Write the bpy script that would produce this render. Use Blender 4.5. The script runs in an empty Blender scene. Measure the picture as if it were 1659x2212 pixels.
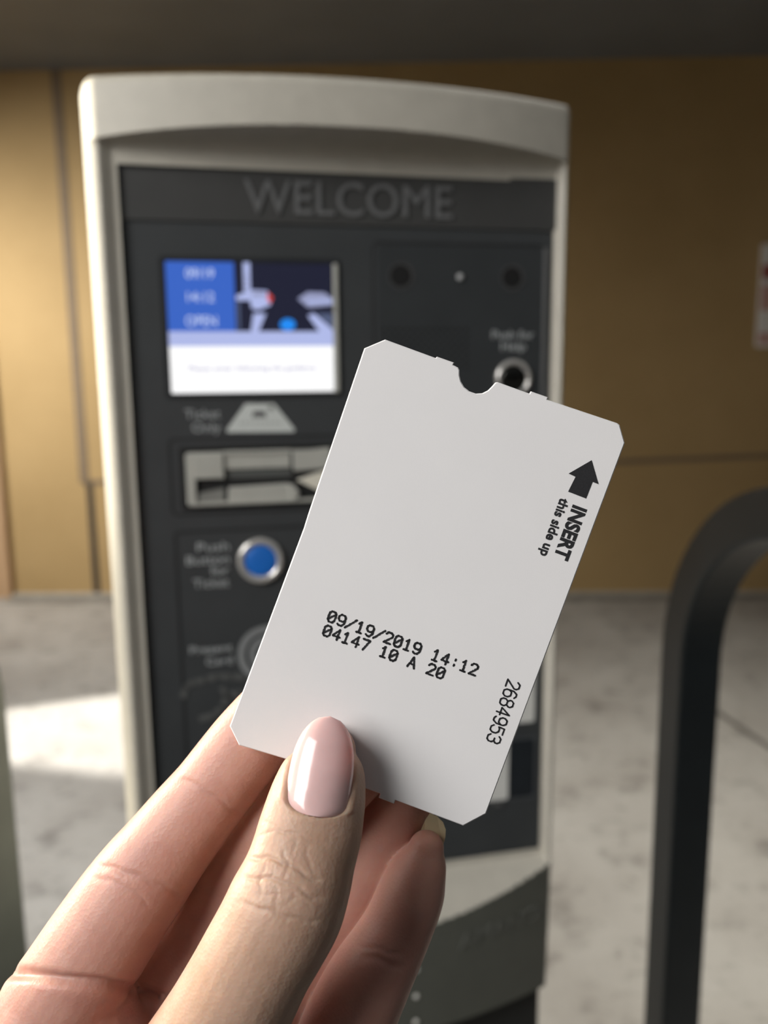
import bpy, bmesh, math, random
import numpy as np
from mathutils import Vector, Matrix

random.seed(4)
scene = bpy.context.scene
COL = scene.collection

# ------------------------------------------------------------------ camera
F = 1790.0                     # focal length in pixels of the 1659 x 2212 frame
CX, CY = 829.5, 1106.0
CAM = np.array([0.0, 0.0, 1.15])
PITCH, ROLL = math.radians(9.5), 0.010
fwd = np.array([0, math.cos(PITCH), -math.sin(PITCH)])
r0 = np.array([1.0, 0, 0]); u0 = np.cross(r0, fwd)
rgt = r0 * math.cos(ROLL) - u0 * math.sin(ROLL)
upv = u0 * math.cos(ROLL) + r0 * math.sin(ROLL)
cam_data = bpy.data.cameras.new('camera')
cam = bpy.data.objects.new('camera', cam_data)
COL.objects.link(cam)
M = Matrix.Identity(4)
for i in range(3):
    M[i][0], M[i][1], M[i][2], M[i][3] = rgt[i], upv[i], -fwd[i], CAM[i]
cam.matrix_world = M
cam_data.sensor_fit = 'VERTICAL'
cam_data.sensor_height = 34.6
cam_data.sensor_width = 34.6
cam_data.lens = 34.6 * F / 2212.0
cam_data.clip_start = 0.01
cam_data.dof.use_dof = True
cam_data.dof.focus_distance = 0.163
cam_data.dof.aperture_fstop = 12.4
scene.camera = cam

# ------------------------------------------------------------------ view
vs = scene.view_settings
scene.display_settings.display_device = 'sRGB'
vs.view_transform = 'Standard'
vs.look = 'None'
vs.gamma = 1.0
vs.use_curve_mapping = False
vs.exposure = 0.0

# ------------------------------------------------------------------ sky: dim at the horizon, bright overhead
world = bpy.data.worlds.new('sky')
scene.world = world
world.use_nodes = True
wt = world.node_tree
wt.nodes.clear()
wo = wt.nodes.new('ShaderNodeOutputWorld')
wb = wt.nodes.new('ShaderNodeBackground')
wtc = wt.nodes.new('ShaderNodeTexCoord')
wsx = wt.nodes.new('ShaderNodeSeparateXYZ')
wr = wt.nodes.new('ShaderNodeValToRGB')
wr.color_ramp.elements[0].position = 0.05
wr.color_ramp.elements[0].color = (0.04, 0.04, 0.04, 1)
wr.color_ramp.elements[1].position = 0.55
wr.color_ramp.elements[1].color = (0.92, 0.96, 1.0, 1)
wt.links.new(wtc.outputs['Generated'], wsx.inputs[0])
wt.links.new(wsx.outputs['Z'], wr.inputs[0])
wt.links.new(wr.outputs[0], wb.inputs[0])
wt.links.new(wb.outputs[0], wo.inputs[0])
wb.inputs[1].default_value = 0.14


def lamp(name, kind, loc, target, energy, color, size=None, size_y=None, angle=None, spread=None):
    d = bpy.data.lights.new(name, kind)
    o = bpy.data.objects.new(name, d)
    COL.objects.link(o)
    o.location = loc
    o.rotation_euler = (Vector(target) - Vector(loc)).to_track_quat('-Z', 'Y').to_euler()
    d.energy = energy
    d.color = color
    if size:
        d.size = size
        if size_y:
            d.shape = 'RECTANGLE'
            d.size_y = size_y
    if angle is not None:
        d.angle = angle
    if spread is not None:
        d.spread = spread
    return o


# daylight coming in through the open left side of the garage, plus added floor fills
SUN_DIR = np.array([0.80, 0.10, -0.62]); SUN_DIR /= np.linalg.norm(SUN_DIR)
lamp('sun', 'SUN', (-6, 0, 6), tuple(np.array([-6, 0, 6]) + SUN_DIR), 11.0, (1.0, 0.97, 0.92), angle=0.03)
lamp('daylight_entrance', 'AREA', (-1.6, 0.85, 1.45), (0, 0.35, 1.15), 20.0, (1.0, 0.91, 0.74), 0.8, 1.2, spread=math.radians(80))
lamp('daylight_front', 'AREA', (-1.0, -0.50, 1.78), (0, 0.3, 1.0), 8.0, (1.0, 0.985, 0.97), 0.9, 0.9, spread=math.radians(92))
lamp('daylight_far_opening', 'AREA', (-2.5, 3.05, 1.95), (-1.75, 3.95, 1.1), 20.0, (1.0, 0.98, 0.95), 0.7, 1.2, spread=math.radians(100))
lamp('floor_fill_left', 'AREA', (-1.75, 1.75, 2.2), (-1.0, 1.95, 0), 12.0, (0.97, 0.98, 1.0), 0.7, 0.9, spread=math.radians(90))  # added fill, brightens the floor at the left front
lamp('floor_fill_right', 'AREA', (0.9, 1.75, 2.5), (0.8, 1.75, 0), 14.0, (1.0, 0.96, 0.88), 0.25, 1.2, spread=math.radians(100))  # added overhead fill without a fixture, brightens the right floor


# ------------------------------------------------------------------ pixel <-> place helpers (used to measure real positions)
def ray(px, py):
    return fwd + rgt * ((px - CX) / F) - upv * ((py - CY) / F)


def P(px, py, d):
    return CAM + ray(px, py) * d


def on_z(px, py, z=0.0):
    R = ray(px, py)
    return CAM + R * ((z - CAM[2]) / R[2])


def on_plane(px, py, p0, n):
    R = ray(px, py)
    return CAM + R * (np.dot(np.asarray(p0) - CAM, n) / np.dot(R, n))


# ------------------------------------------------------------------ materials
def lin(c):
    return tuple(((v / 255) / 12.92 if v / 255 <= 0.04045 else ((v / 255 + 0.055) / 1.055) ** 2.4) for v in c) + (1.0,)


def mat(name, color, rough=0.5, metal=0.0, var=0.08, scale=40, bump=0.0, bscale=300, coat=0.0, spec=0.5, emit=None, estr=1.0):
    m = bpy.data.materials.new(name)
    m.use_nodes = True
    nt = m.node_tree
    b = nt.nodes['Principled BSDF']
    b.inputs['Roughness'].default_value = rough
    b.inputs['Metallic'].default_value = metal
    b.inputs['Coat Weight'].default_value = coat
    b.inputs['Specular IOR Level'].default_value = spec
    tc = nt.nodes.new('ShaderNodeTexCoord')
    nz = nt.nodes.new('ShaderNodeTexNoise')
    nz.inputs['Scale'].default_value = scale
    nz.inputs['Detail'].default_value = 4
    nt.links.new(tc.outputs['Object'], nz.inputs['Vector'])
    rp = nt.nodes.new('ShaderNodeValToRGB')
    c = color
    rp.color_ramp.elements[0].position = 0.3
    rp.color_ramp.elements[1].position = 0.7
    rp.color_ramp.elements[0].color = tuple(v * (1 - var) for v in c[:3]) + (1,)
    rp.color_ramp.elements[1].color = tuple(min(1, v * (1 + var)) for v in c[:3]) + (1,)
    nt.links.new(nz.outputs['Fac'], rp.inputs[0])
    nt.links.new(rp.outputs[0], b.inputs['Base Color'])
    if bump > 0:
        n2 = nt.nodes.new('ShaderNodeTexNoise')
        n2.inputs['Scale'].default_value = bscale
        n2.inputs['Detail'].default_value = 3
        nt.links.new(tc.outputs['Object'], n2.inputs['Vector'])
        bp = nt.nodes.new('ShaderNodeBump')
        bp.inputs['Strength'].default_value = bump
        bp.inputs['Distance'].default_value = 0.001
        nt.links.new(n2.outputs['Fac'], bp.inputs['Height'])
        nt.links.new(bp.outputs[0], b.inputs['Normal'])
    if emit:
        b.inputs['Emission Color'].default_value = emit
        b.inputs['Emission Strength'].default_value = estr
    return m


def screen_mat(name, rgb, s=1.0):
    return mat(name, (0.01, 0.01, 0.012, 1), 0.3, var=0.0, emit=lin(rgb), estr=s)


HOUSING = mat('beige_grey_powder_coat', (0.54, 0.51, 0.435, 1), 0.48, var=0.04, scale=60, bump=0.10, bscale=900)
PANEL = mat('charcoal_plastic', (0.048, 0.052, 0.054, 1), 0.42, var=0.06, scale=30, bump=0.06, bscale=1200)
PANEL2 = mat('charcoal_plate', (0.040, 0.044, 0.046, 1), 0.40, var=0.06, scale=30, bump=0.06, bscale=1200)
GROOVE = mat('dark_groove', (0.018, 0.019, 0.020, 1), 0.6)
EMBOSS = mat('embossed_plastic', (0.15, 0.152, 0.153, 1), 0.38, var=0.04)
PRINT = mat('grey_screen_print', (0.42, 0.44, 0.44, 1), 0.6, var=0.03)
STICKER = mat('pale_sticker', (0.62, 0.65, 0.62, 1), 0.5, var=0.03)
PAPERL = mat('paper_label', (0.72, 0.72, 0.68, 1), 0.6, var=0.03)
CHROME = mat('polished_steel', (0.75, 0.73, 0.69, 1), 0.24, metal=0.6, var=0.03)
BEZEL = mat('satin_beige_metal', (0.50, 0.50, 0.45, 1), 0.42, metal=0.15, var=0.05)
BLUECAP = mat('blue_button', (0.010, 0.085, 0.30, 1), 0.45, emit=lin((10, 78, 150)), estr=0.45)
BLACK = mat('black_hole', (0.004, 0.004, 0.004, 1), 0.7)
GLASS = mat('dark_window', (0.020, 0.024, 0.028, 1), 0.12)
HOOP = mat('dark_grey_paint', (0.013, 0.017, 0.019, 1), 0.45, spec=.4, var=0.1, scale=25, bump=0.05, bscale=500)
PED = mat('black_pedestal', (0.02, 0.021, 0.02, 1), 0.6)


# ------------------------------------------------------------------ mesh helpers
def link_mesh(name, verts, faces, materials, parent=None, smooth=False, bevel=0, fidx=None, loc=None):
    me = bpy.data.meshes.new(name)
    me.from_pydata([tuple(map(float, v)) for v in verts], [], [tuple(map(int, f)) for f in faces])
    bm = bmesh.new()
    bm.from_mesh(me)
    if fidx is None:
        bmesh.ops.recalc_face_normals(bm, faces=bm.faces[:])
    bm.to_mesh(me)
    bm.free()
    if not isinstance(materials, (list, tuple)):
        materials = [materials]
    for m in materials:
        me.materials.append(m)
    if fidx is not None:
        me.polygons.foreach_set('material_index', fidx)
    if smooth:
        me.polygons.foreach_set('use_smooth', [True] * len(me.polygons))
    o = bpy.data.objects.new(name, me)
    COL.objects.link(o)
    if parent:
        o.parent = parent
    if loc is not None:
        o.location = loc
    if bevel:
        md = o.modifiers.new('bevel', 'BEVEL')
        md.width = bevel
        md.segments = 3
        md.limit_method = 'ANGLE'
    me.update()
    return o


class MB:
    """collects shapes into one mesh"""
    def __init__(self):
        self.v, self.f, self.m = [], [], []

    def add(self, verts, faces, mi=0):
        n = len(self.v)
        self.v += [tuple(map(float, q)) for q in verts]
        for f in faces:
            self.f.append(tuple(i + n for i in f))
            self.m.append(mi)

    def box(self, x0, x1, y0, y1, z0, z1, mi=0):
        v = [(x, y, z) for x in (x0, x1) for y in (y0, y1) for z in (z0, z1)]
        self.add(v, [(0, 1, 3, 2), (4, 6, 7, 5), (0, 4, 5, 1), (2, 3, 7, 6), (0, 2, 6, 4), (1, 5, 7, 3)], mi)

    def prism(self, poly, y0, y1, mi=0):
        """polygon in (x, z), extruded in y"""
        n = len(poly)
        v = [(p[0], y0, p[1]) for p in poly] + [(p[0], y1, p[1]) for p in poly]
        f = [tuple(range(n)), tuple(range(2 * n - 1, n - 1, -1))]
        f += [(i, i + n, (i + 1) % n + n, (i + 1) % n) for i in range(n)]
        self.add(v, f, mi)

    def lathe(self, cx, cz, prof, n=40, mi=0):
        """prof: list of (radius, y) ; axis along y"""
        v, f = [], []
        for r, y in prof:
            for k in range(n):
                a = 2 * math.pi * k / n
                v.append((cx + r * math.cos(a), y, cz + r * math.sin(a)))
        for i in range(len(prof) - 1):
            for k in range(n):
                f.append((i * n + k, i * n + (k + 1) % n, (i + 1) * n + (k + 1) % n, (i + 1) * n + k))
        f.append(tuple(range(n)))
        f.append(tuple((len(prof) - 1) * n + k for k in range(n)))
        self.add(v, f, mi)

    def build(self, name, m, parent=None, smooth=False, bevel=0, loc=None):
        o = link_mesh(name, self.v, self.f, m, parent, False, bevel, None, loc)
        if isinstance(m, (list, tuple)):
            o.data.polygons.foreach_set('material_index', self.m)
        if smooth:
            o.data.polygons.foreach_set('use_smooth', [True] * len(o.data.polygons))
        return o


def rrect(x0, x1, z0, z1, r, n=6):
    pts = []
    for cx, cz, a0 in ((x1 - r, z1 - r, 0), (x0 + r, z1 - r, 90), (x0 + r, z0 + r, 180), (x1 - r, z0 + r, 270)):
        for k in range(n + 1):
            a = math.radians(a0 + 90 * k / n)
            pts.append((cx + r * math.cos(a), cz + r * math.sin(a)))
    return pts


def frame_mesh(mb, outer, inner, y0, y1, mi=0):
    """closed ring between two same-length outlines in (x, z)"""
    n = len(outer)
    v = [(p[0], y0, p[1]) for p in outer] + [(p[0], y0, p[1]) for p in inner] \
        + [(p[0], y1, p[1]) for p in outer] + [(p[0], y1, p[1]) for p in inner]
    f = []
    for i in range(n):
        j = (i + 1) % n
        f += [(i, j, n + j, n + i), (2 * n + i, 3 * n + i, 3 * n + j, 2 * n + j), (i, 2 * n + i, 2 * n + j, j), (n + i, n + j, 3 * n + j, 3 * n + i)]
    mb.add(v, f, mi)


def text_geo(body, bold=0.0, extrude=0.0, spacing=1.0):
    cu = bpy.data.curves.new('txt', 'FONT')
    cu.body = body
    cu.size = 1.0
    cu.extrude = extrude
    cu.offset = bold
    cu.space_character = spacing
    cu.resolution_u = 4
    o = bpy.data.objects.new('txt', cu)
    COL.objects.link(o)
    dg = bpy.context.evaluated_depsgraph_get()
    dg.update()
    me = bpy.data.meshes.new_from_object(o.evaluated_get(dg))
    v = np.array([tuple(q.co) for q in me.vertices])
    f = [tuple(p.vertices) for p in me.polygons]
    bpy.data.objects.remove(o)
    bpy.data.curves.remove(cu)
    bpy.data.meshes.remove(me)
    return v, f


def tag(o, label=None, cat=None, group=None, kind=None):
    if label: o['label'] = label
    if cat: o['category'] = cat
    if group: o['group'] = group
    if kind: o['kind'] = kind
    return o


def empty(name, loc, rz=0.0):
    o = bpy.data.objects.new(name, None)
    COL.objects.link(o)
    o.empty_display_size = 0.05
    o.location = loc
    o.rotation_euler = (0, 0, rz)
    return o


# ================================================================== THE SETTING
FLOOR = bpy.data.materials.new('stained_concrete')
FLOOR.use_nodes = True
nt = FLOOR.node_tree
b = nt.nodes['Principled BSDF']
b.inputs['Roughness'].default_value = 0.75
tc = nt.nodes.new('ShaderNodeTexCoord')
def noise(nt, tc, sc, det=5, rough=0.6):
    n = nt.nodes.new('ShaderNodeTexNoise')
    n.inputs['Scale'].default_value = sc
    n.inputs['Detail'].default_value = det
    n.inputs['Roughness'].default_value = rough
    nt.links.new(tc.outputs['Object'], n.inputs['Vector'])
    return n
def ramp(nt, src, p0, c0, p1, c1):
    r = nt.nodes.new('ShaderNodeValToRGB')
    r.color_ramp.elements[0].position = p0
    r.color_ramp.elements[0].color = c0
    r.color_ramp.elements[1].position = p1
    r.color_ramp.elements[1].color = c1
    nt.links.new(src, r.inputs[0])
    return r
def mult(nt, a, bb, fac=1.0):
    m = nt.nodes.new('ShaderNodeMix')
    m.data_type = 'RGBA'
    m.blend_type = 'MULTIPLY'
    m.inputs['Factor'].default_value = fac
    nt.links.new(a, m.inputs['A'])
    nt.links.new(bb, m.inputs['B'])
    return m.outputs['Result']
ra = ramp(nt, noise(nt, tc, 2.2).outputs['Fac'], 0.35, (0.36, 0.335, 0.30, 1), 0.65, (0.47, 0.45, 0.41, 1))
rb = ramp(nt, noise(nt, tc, 9.0, 6, 0.7).outputs['Fac'], 0.33, (0.50, 0.49, 0.48, 1), 0.47, (1, 1, 1, 1))
rc = ramp(nt, noise(nt, tc, 28.0, 4, 0.6).outputs['Fac'], 0.30, (0.62, 0.61, 0.60, 1), 0.42, (1, 1, 1, 1))
nt.links.new(mult(nt, mult(nt, ra.outputs[0], rb.outputs[0], 0.8), rc.outputs[0], 0.7), b.inputs['Base Color'])

WALL = bpy.data.materials.new('ochre_wall_paint')
WALL.use_nodes = True
nt = WALL.node_tree
b = nt.nodes['Principled BSDF']
b.inputs['Roughness'].default_value = 0.7
b.inputs['Specular IOR Level'].default_value = 0.25
tc = nt.nodes.new('ShaderNodeTexCoord')
ra = ramp(nt, noise(nt, tc, 1.6, 4).outputs['Fac'], 0.3, (0.45, 0.305, 0.135, 1), 0.7, (0.53, 0.365, 0.17, 1))
nt.links.new(ra.outputs[0], b.inputs['Base Color'])

CEIL = mat('ceiling_paint', (0.185, 0.20, 0.215, 1), 0.45, var=0.08, scale=3)
JOINT = mat('dark_joint', (0.05, 0.04, 0.03, 1), 0.8)
JOINT2 = mat('brown_sealant_joint', (0.24, 0.175, 0.11, 1), 0.8)

A = on_z(0, 1288); B = on_z(1659, 1283)
wdir = (B - A); wdir[2] = 0; wdir /= np.linalg.norm(wdir)
wn = np.array([-wdir[1], wdir[0], 0.0])            # away from the camera
def wall_pt(px, py):
    return on_plane(px, py, A, wn)
def wall_s(px, py):
    p = wall_pt(px, py)
    return np.dot(p - A, wdir), p[2]
CEIL_Z = wall_s(60, 152)[1]
WL, WR = -3.4, 8.0
def wall_xyz(s, d, z):
    p = A + wdir * s - wn * d
    return (p[0], p[1], z)
def wall_block(name, s0, s1, d0, d1, z0, z1, m, dz=0.0, **kw):
    v = []
    for s in (s0, s1):
        for d in (d0, d1):
            for z in (z0, z1):
                v.append(wall_xyz(s, d, z + (dz if s == s1 else 0)))
    f = [(0, 1, 3, 2), (4, 6, 7, 5), (0, 4, 5, 1), (2, 3, 7, 6), (0, 2, 6, 4), (1, 5, 7, 3)]
    return link_mesh(name, v, f, m, **kw)

tag(wall_block('wall_back', WL, WR, -0.2, 0.0, 0.0, CEIL_Z + 0.2, WALL), kind='structure')
tag(link_mesh('floor', [(-9, -6, 0), (9, -6, 0), (9, 4.6, 0), (-9, 4.6, 0), (-9, -6, -.2), (9, -6, -.2), (9, 4.6, -.2), (-9, 4.6, -.2)],
              [(0, 1, 2, 3), (7, 6, 5, 4), (0, 4, 5, 1), (1, 5, 6, 2), (2, 6, 7, 3), (3, 7, 4, 0)], FLOOR), kind='structure')
mb = MB()
mb.box(-3.3, 8, 0.9, 4.6, CEIL_Z, CEIL_Z + 0.25)
tag(mb.build('ceiling', CEIL), kind='structure')
mb = MB(); mb.box(-3.2, 6, -5, 0.45, -0.02, 0.004)
tag(mb.build('bounce_damper_ground', mat('bounce_damper_dark', (0.07, 0.07, 0.07, 1), 0.9, scale=20)), kind='structure')  # unseen dark ground, added to limit bounce light
# joints of the wall panels
s0, z0 = wall_s(118, 200); s1, z1 = wall_s(188, 1043)
sj = (s0 + s1) / 2
tag(wall_block('trim_1', sj - 0.024, sj + 0.024, 0.0, 0.004, z1, CEIL_Z, JOINT2), kind='structure')
s2, z2 = wall_s(202, 1170)
tag(wall_block('trim_2', s2 - 0.016, s2 + 0.016, 0.0, 0.005, 0.0, z1, JOINT), kind='structure')
sr, zr = wall_s(1659, 985)
tag(wall_block('trim_3', s2 - 0.03, sr + 0.8, 0.0, 0.004, z1 - 0.012, z1 + 0.012, JOINT2, dz=(zr - z1) * (sr + 0.83 - s2) / (sr - s2)), kind='structure')
sp, zp = wall_s(16, 1120)
PIL = mat('pale_pilaster_paint', (0.56, 0.36, 0.20, 1), 0.7, var=0.05, scale=3)
tag(wall_block('trim_4', sp - 1.0, sp, 0.0, 0.035, 0.0, CEIL_Z, PIL), kind='structure')
# pale mortar line along the foot of the wall
MORT = mat('pale_mortar', (0.50, 0.46, 0.40, 1), 0.85, var=0.15, scale=30)
tag(wall_block('baseboard_back', sp, WR, 0.0, 0.03, 0.0, 0.018, MORT), kind='structure')
tag(wall_block('shade_strip', sp, WR, 0.03, 0.13, 0.0, 0.004, mat('painted_shade', (0.25, 0.235, 0.20, 1), 0.9, var=.3, scale=12)), kind='structure')  # dark strip stands in for the shadow band along the wall foot
# saw-cut joint in the floor
g0 = on_z(1545, 1535); g1 = on_z(1700, 1640)
gd = (g1 - g0) / np.linalg.norm(g1 - g0); gn = np.array([-gd[1], gd[0], 0])
v = [g0 - gd * .1 - gn * .012, g1 + gd * 1.2 - gn * .012, g1 + gd * 1.2 + gn * .012, g0 - gd * .1 + gn * .012]
mbv = [tuple(q + np.array([0, 0, 0.001])) for q in v] + [tuple(q - np.array([0, 0, 0.01])) for q in v]
tag(link_mesh('trim_5', mbv, [(0, 1, 2, 3), (7, 6, 5, 4), (0, 4, 5, 1), (1, 5, 6, 2), (2, 6, 7, 3), (3, 7, 4, 0)],
              mat('floor_joint', (0.16, 0.15, 0.13, 1), 0.9)), kind='structure')

# added unseen blocker, hole shaped to cast one blade of sun on the floor
XW = -3.3
patch = [on_z(-260, 1572), on_z(420, 1478), on_z(420, 1690), on_z(-260, 1622)]
hole = []
for q in patch:
    t = (XW - q[0]) / SUN_DIR[0]
    h = q + SUN_DIR * t
    hole.append((h[1], h[2]))
ys = [h[0] for h in hole]; zs = [h[1] for h in hole]
Y0, Y1, ZT = -6.0, 4.6, 14.0
outer = [(Y0, ZT), (Y0, 0.0), (Y1, 0.0), (Y1, ZT)]
# order the hole like the outer rectangle: by angle around its centre
hc = (sum(ys) / 4, sum(zs) / 4)
hole.sort(key=lambda h: math.atan2(h[1] - hc[1], h[0] - hc[0]))
oc = sorted(outer, key=lambda h: math.atan2(h[1] - hc[1], h[0] - hc[0]))
# align the rotation so that the connecting quads do not cross
best = min(range(4), key=lambda k: sum(math.hypot(hole[i][0] - oc[(i + k) % 4][0], hole[i][1] - oc[(i + k) % 4][1]) for i in range(4)))
oc = [oc[(i + best) % 4] for i in range(4)]
vv = []
for x in (XW - 0.05, XW):
    vv += [(x, a, c) for a, c in oc] + [(x, a, c) for a, c in hole]
ff = []
for i in range(4):
    j = (i + 1) % 4
    ff += [(i, j, 4 + j, 4 + i), (8 + i, 12 + i, 12 + j, 8 + j), (4 + i, 4 + j, 12 + j, 12 + i), (i, 8 + i, 8 + j, j)]
tag(link_mesh('sun_blocker_left', vv, ff, WALL), kind='structure')
mb = MB(); mb.box(6.0, 6.2, -3, 4.6, 0, CEIL_Z + .2)
tag(mb.build('wall_right', mat('dark_right_wall', (0.16, 0.11, 0.06, 1), 0.8)), kind='structure')

# ================================================================== TICKET MACHINE
YAW = math.radians(12.0)
MP0 = np.array([0.0, 0.72, 0.0])
ex = np.array([math.cos(YAW), math.sin(YAW), 0]); ey = np.array([-math.sin(YAW), math.cos(YAW), 0])
def L(px, py, y=0.0):
    """pixel -> (x, z) on the machine's face, y metres behind the panel plane"""
    p = on_plane(px, py, MP0 + ey * y, ey)
    return np.dot(p - MP0, ex), p[2]
machine = empty('ticket_machine', tuple(MP0), YAW)
tag(machine, 'beige parking ticket machine with dark front panel reading WELCOME and a lit screen', 'ticket machine')

XL = L(203, 700, -0.008)[0]; XR = L(1228, 700, -0.010)[0]
XC = (XL + XR) / 2; HW = (XR - XL) / 2
PXL, PXR = L(243, 345)[0], L(1199, 700)[0]
PZT = L(700, 363)[1]; PZB = 0.684
ZTOP = L(700, 158, -0.045)[1]
ZBOT = L(1180, 2140, -0.014)[1]
ZLED = L(700, 345, -0.006)[1]          # straight line under the cove
z_e_mid = L(700, 271, -0.045)[1]; z_e_l = L(225, 303, -0.014)[1]
ZA_r = L(1188, 1862, -0.014)[1]; ZA_m = L(949, 1972, -0.038)[1]
BOW = 0.034
YF = -0.011

def sm(t):
    t = min(1, max(0, t))
    return t * t * (3 - 2 * t)

def front_y(x, z):
    s = (x - XC) / HW
    s = max(-1, min(1, s))
    bow = BOW * (1 - s * s)
    dL, dR = x - XL, XR - x
    hood = YF - bow
    ze = z_e_l + (z_e_mid - z_e_l) * (1 - abs(s) ** 2.4)
    za = ZA_r + (ZA_m - 0.012 - ZA_r) * (1 - s * s)
    if z >= ze:
        y = hood
    elif z <= za:
        y = hood + 0.04 * (za - z)
    else:
        # recessed frame: rim ramps down to the panel edge
        if x < XC: e = min(1, max(0, (dL - 0.0115) / max(.004, PXL - XL - 0.0115)))
        else: e = min(1, max(0, (dR - 0.006) / max(.004, XR - PXR - 0.006)))
        y = YF + ((-0.00325 + 0.00225 * s) - YF) * e
        if z > ZLED:
            t = (z - ZLED) / max(1e-6, ze - ZLED)
            y = y + (hood - y) * (1 - math.sqrt(max(0, 1 - min(1, t) ** 2)))
        elif z < PZB - 0.004:
            t = (PZB - 0.004 - z) / max(1e-6, PZB - 0.004 - za)
            y = y + (hood - y) * min(1, t) ** 0.75
    # rounded outer edges
    if dL < 0.0125: y += 0.010 * (1 - dL / 0.0125) ** 1.7
    if dR < 0.007: y += 0.010 * (1 - dR / 0.007) ** 1.7
    dt = ZTOP - z
    if dt < 0.008:
        q = (0.008 - dt) / 0.008
        y += 0.008 * (1 - math.sqrt(max(0, 1 - q * q)))
    return y

xs = sorted(set([XL + 0.0125 * k / 14 for k in range(15)] + list(np.linspace(XL + 0.0125, PXL + .006, 12)) + list(np.linspace(PXL + .006, PXR - .006, 90))
                + list(np.linspace(PXR - .006, XR - 0.0125, 8)) + [XR - 0.0125 * k / 14 for k in range(15)]))
zs_ = sorted(set(list(np.linspace(ZBOT, PZB + .01, 100)) + list(np.linspace(PZB + .01, PZT - .01, 24)) + list(np.linspace(PZT - .01, ZTOP - .0085, 150)) + list(np.linspace(ZTOP - .0085, ZTOP, 10))))
nx, nz_ = len(xs), len(zs_)
def corner_cut(x, z):
    # rounded upper corners seen from the front
    r = 0.014
    if z > ZTOP - r:
        lim = r - math.sqrt(max(0, r * r - (z - ZTOP + r) ** 2))
        return max(XL + lim, min(XR - lim, x))
    return x
verts = [(corner_cut(x, z), front_y(x, z), z) for z in zs_ for x in xs]
faces = []
cov_f = []
for j in range(nz_ - 1):
    for i in range(nx - 1):
        cx_, cz_ = (xs[i] + xs[i + 1]) / 2, (zs_[j] + zs_[j + 1]) / 2
        if PXL + .004 < cx_ < PXR - .004 and PZB + .004 < cz_ < PZT - .004:
            continue
        q_ = (j * nx + i, j * nx + i + 1, (j + 1) * nx + i + 1, (j + 1) * nx + i)
        if cz_ < ZA_r + (ZA_m - 0.012 - ZA_r) * (1 - max(-1, min(1, (cx_ - XC) / HW)) ** 2) and XL + .003 < cx_ < XR - .003:
            cov_f.append(q_)
        else:
            faces.append(q_)
# sides, top, bottom, back
DEP = 0.24
n0 = len(verts)
border = [(0 * nx + i) for i in range(nx)] + [(j * nx + nx - 1) for j in range(1, nz_)] + [((nz_ - 1) * nx + i) for i in range(nx - 2, -1, -1)] + [(j * nx) for j in range(nz_ - 2, 0, -1)]
for k in border:
    x, y, z = verts[k]
    verts.append((x + (0.004 if x < XC else -0.004), DEP, z))
nb = len(border)
for k in range(nb):
    faces.append((border[k], n0 + k, n0 + (k + 1) % nb, border[(k + 1) % nb]))
faces.append(tuple(n0 + k for k in range(nb)))
link_mesh('housing', verts, faces, HOUSING, machine, smooth=True)
used_v = sorted({i for q_ in cov_f for i in q_}); rem_ = {k: i for i, k in enumerate(used_v)}
COVER = mat('dark_grey_cover', (0.115, 0.12, 0.10, 1), 0.5, var=.05, scale=50, bump=.08, bscale=900)
link_mesh('lower_cover', [verts[k] for k in used_v], [tuple(rem_[i] for i in q_) for q_ in cov_f], COVER, machine, smooth=True)['label'] = 'darker grey bowed lower cover'

mb = MB()
mb.box(XL + 0.005, XR - 0.006, 0.004, DEP - 0.02, 0.0, ZBOT + 0.02)
mb.box(XL - 0.02, XR + 0.02, -0.03, DEP + 0.02, 0.0, 0.02)
mb.build('pedestal', PED, machine, bevel=0.004)

# dark face panel
mb = MB()
mb.prism(rrect(PXL, PXR, PZB, PZT, 0.006), 0.0, 0.014)
face = mb.build('face_panel', PANEL, machine, bevel=0.0012)

def letters(name, body, x_left, x_right, z_base, m, parent, height=None, y=-0.0004, ext=0.0006, bold=0.0, slant=0.0):
    v, f = text_geo(body, bold, 0.5)
    w0, w1 = v[:, 0].min(), v[:, 0].max()
    sx = (x_right - x_left) / (w1 - w0)
    sz = sx if height is None else height / 0.72
    out = [(x_left + (q[0] - w0) * sx, y - ext * (q[2] + 0.5), z_base + q[1] * sz) for q in v]
    return link_mesh(name, out, f, m, parent)

def letters_px(name, body, xl, xr, yb, m, parent, cap=None, **kw):
    """caps given in pixels of the photograph, measured on the panel"""
    a = L(xl, yb); b2 = L(xr, yb)
    h = None
    if cap:
        h = L(xl, yb - cap)[1] - a[1]
    return letters(name, body, a[0], b2[0], (a[1] + b2[1]) / 2, m, parent, height=h, **kw)

# header plate with the raised greeting
zb = L(700, 487)[1]
mb = MB()
mb.prism(rrect(PXL + .0015, PXR - .0015, zb, PZT - .0015, 0.003), -0.0016, 0.002)
head = mb.build('header_plate', mat('header_plastic', (0.056, 0.056, 0.054, 1), 0.45, var=0.05, bump=0.05, bscale=1200), machine, bevel=0.0008)
letters_px('lettering', 'WELCOME', 530, 975, 468, EMBOSS, head, cap=76, y=-0.0016, ext=0.0016)

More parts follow.
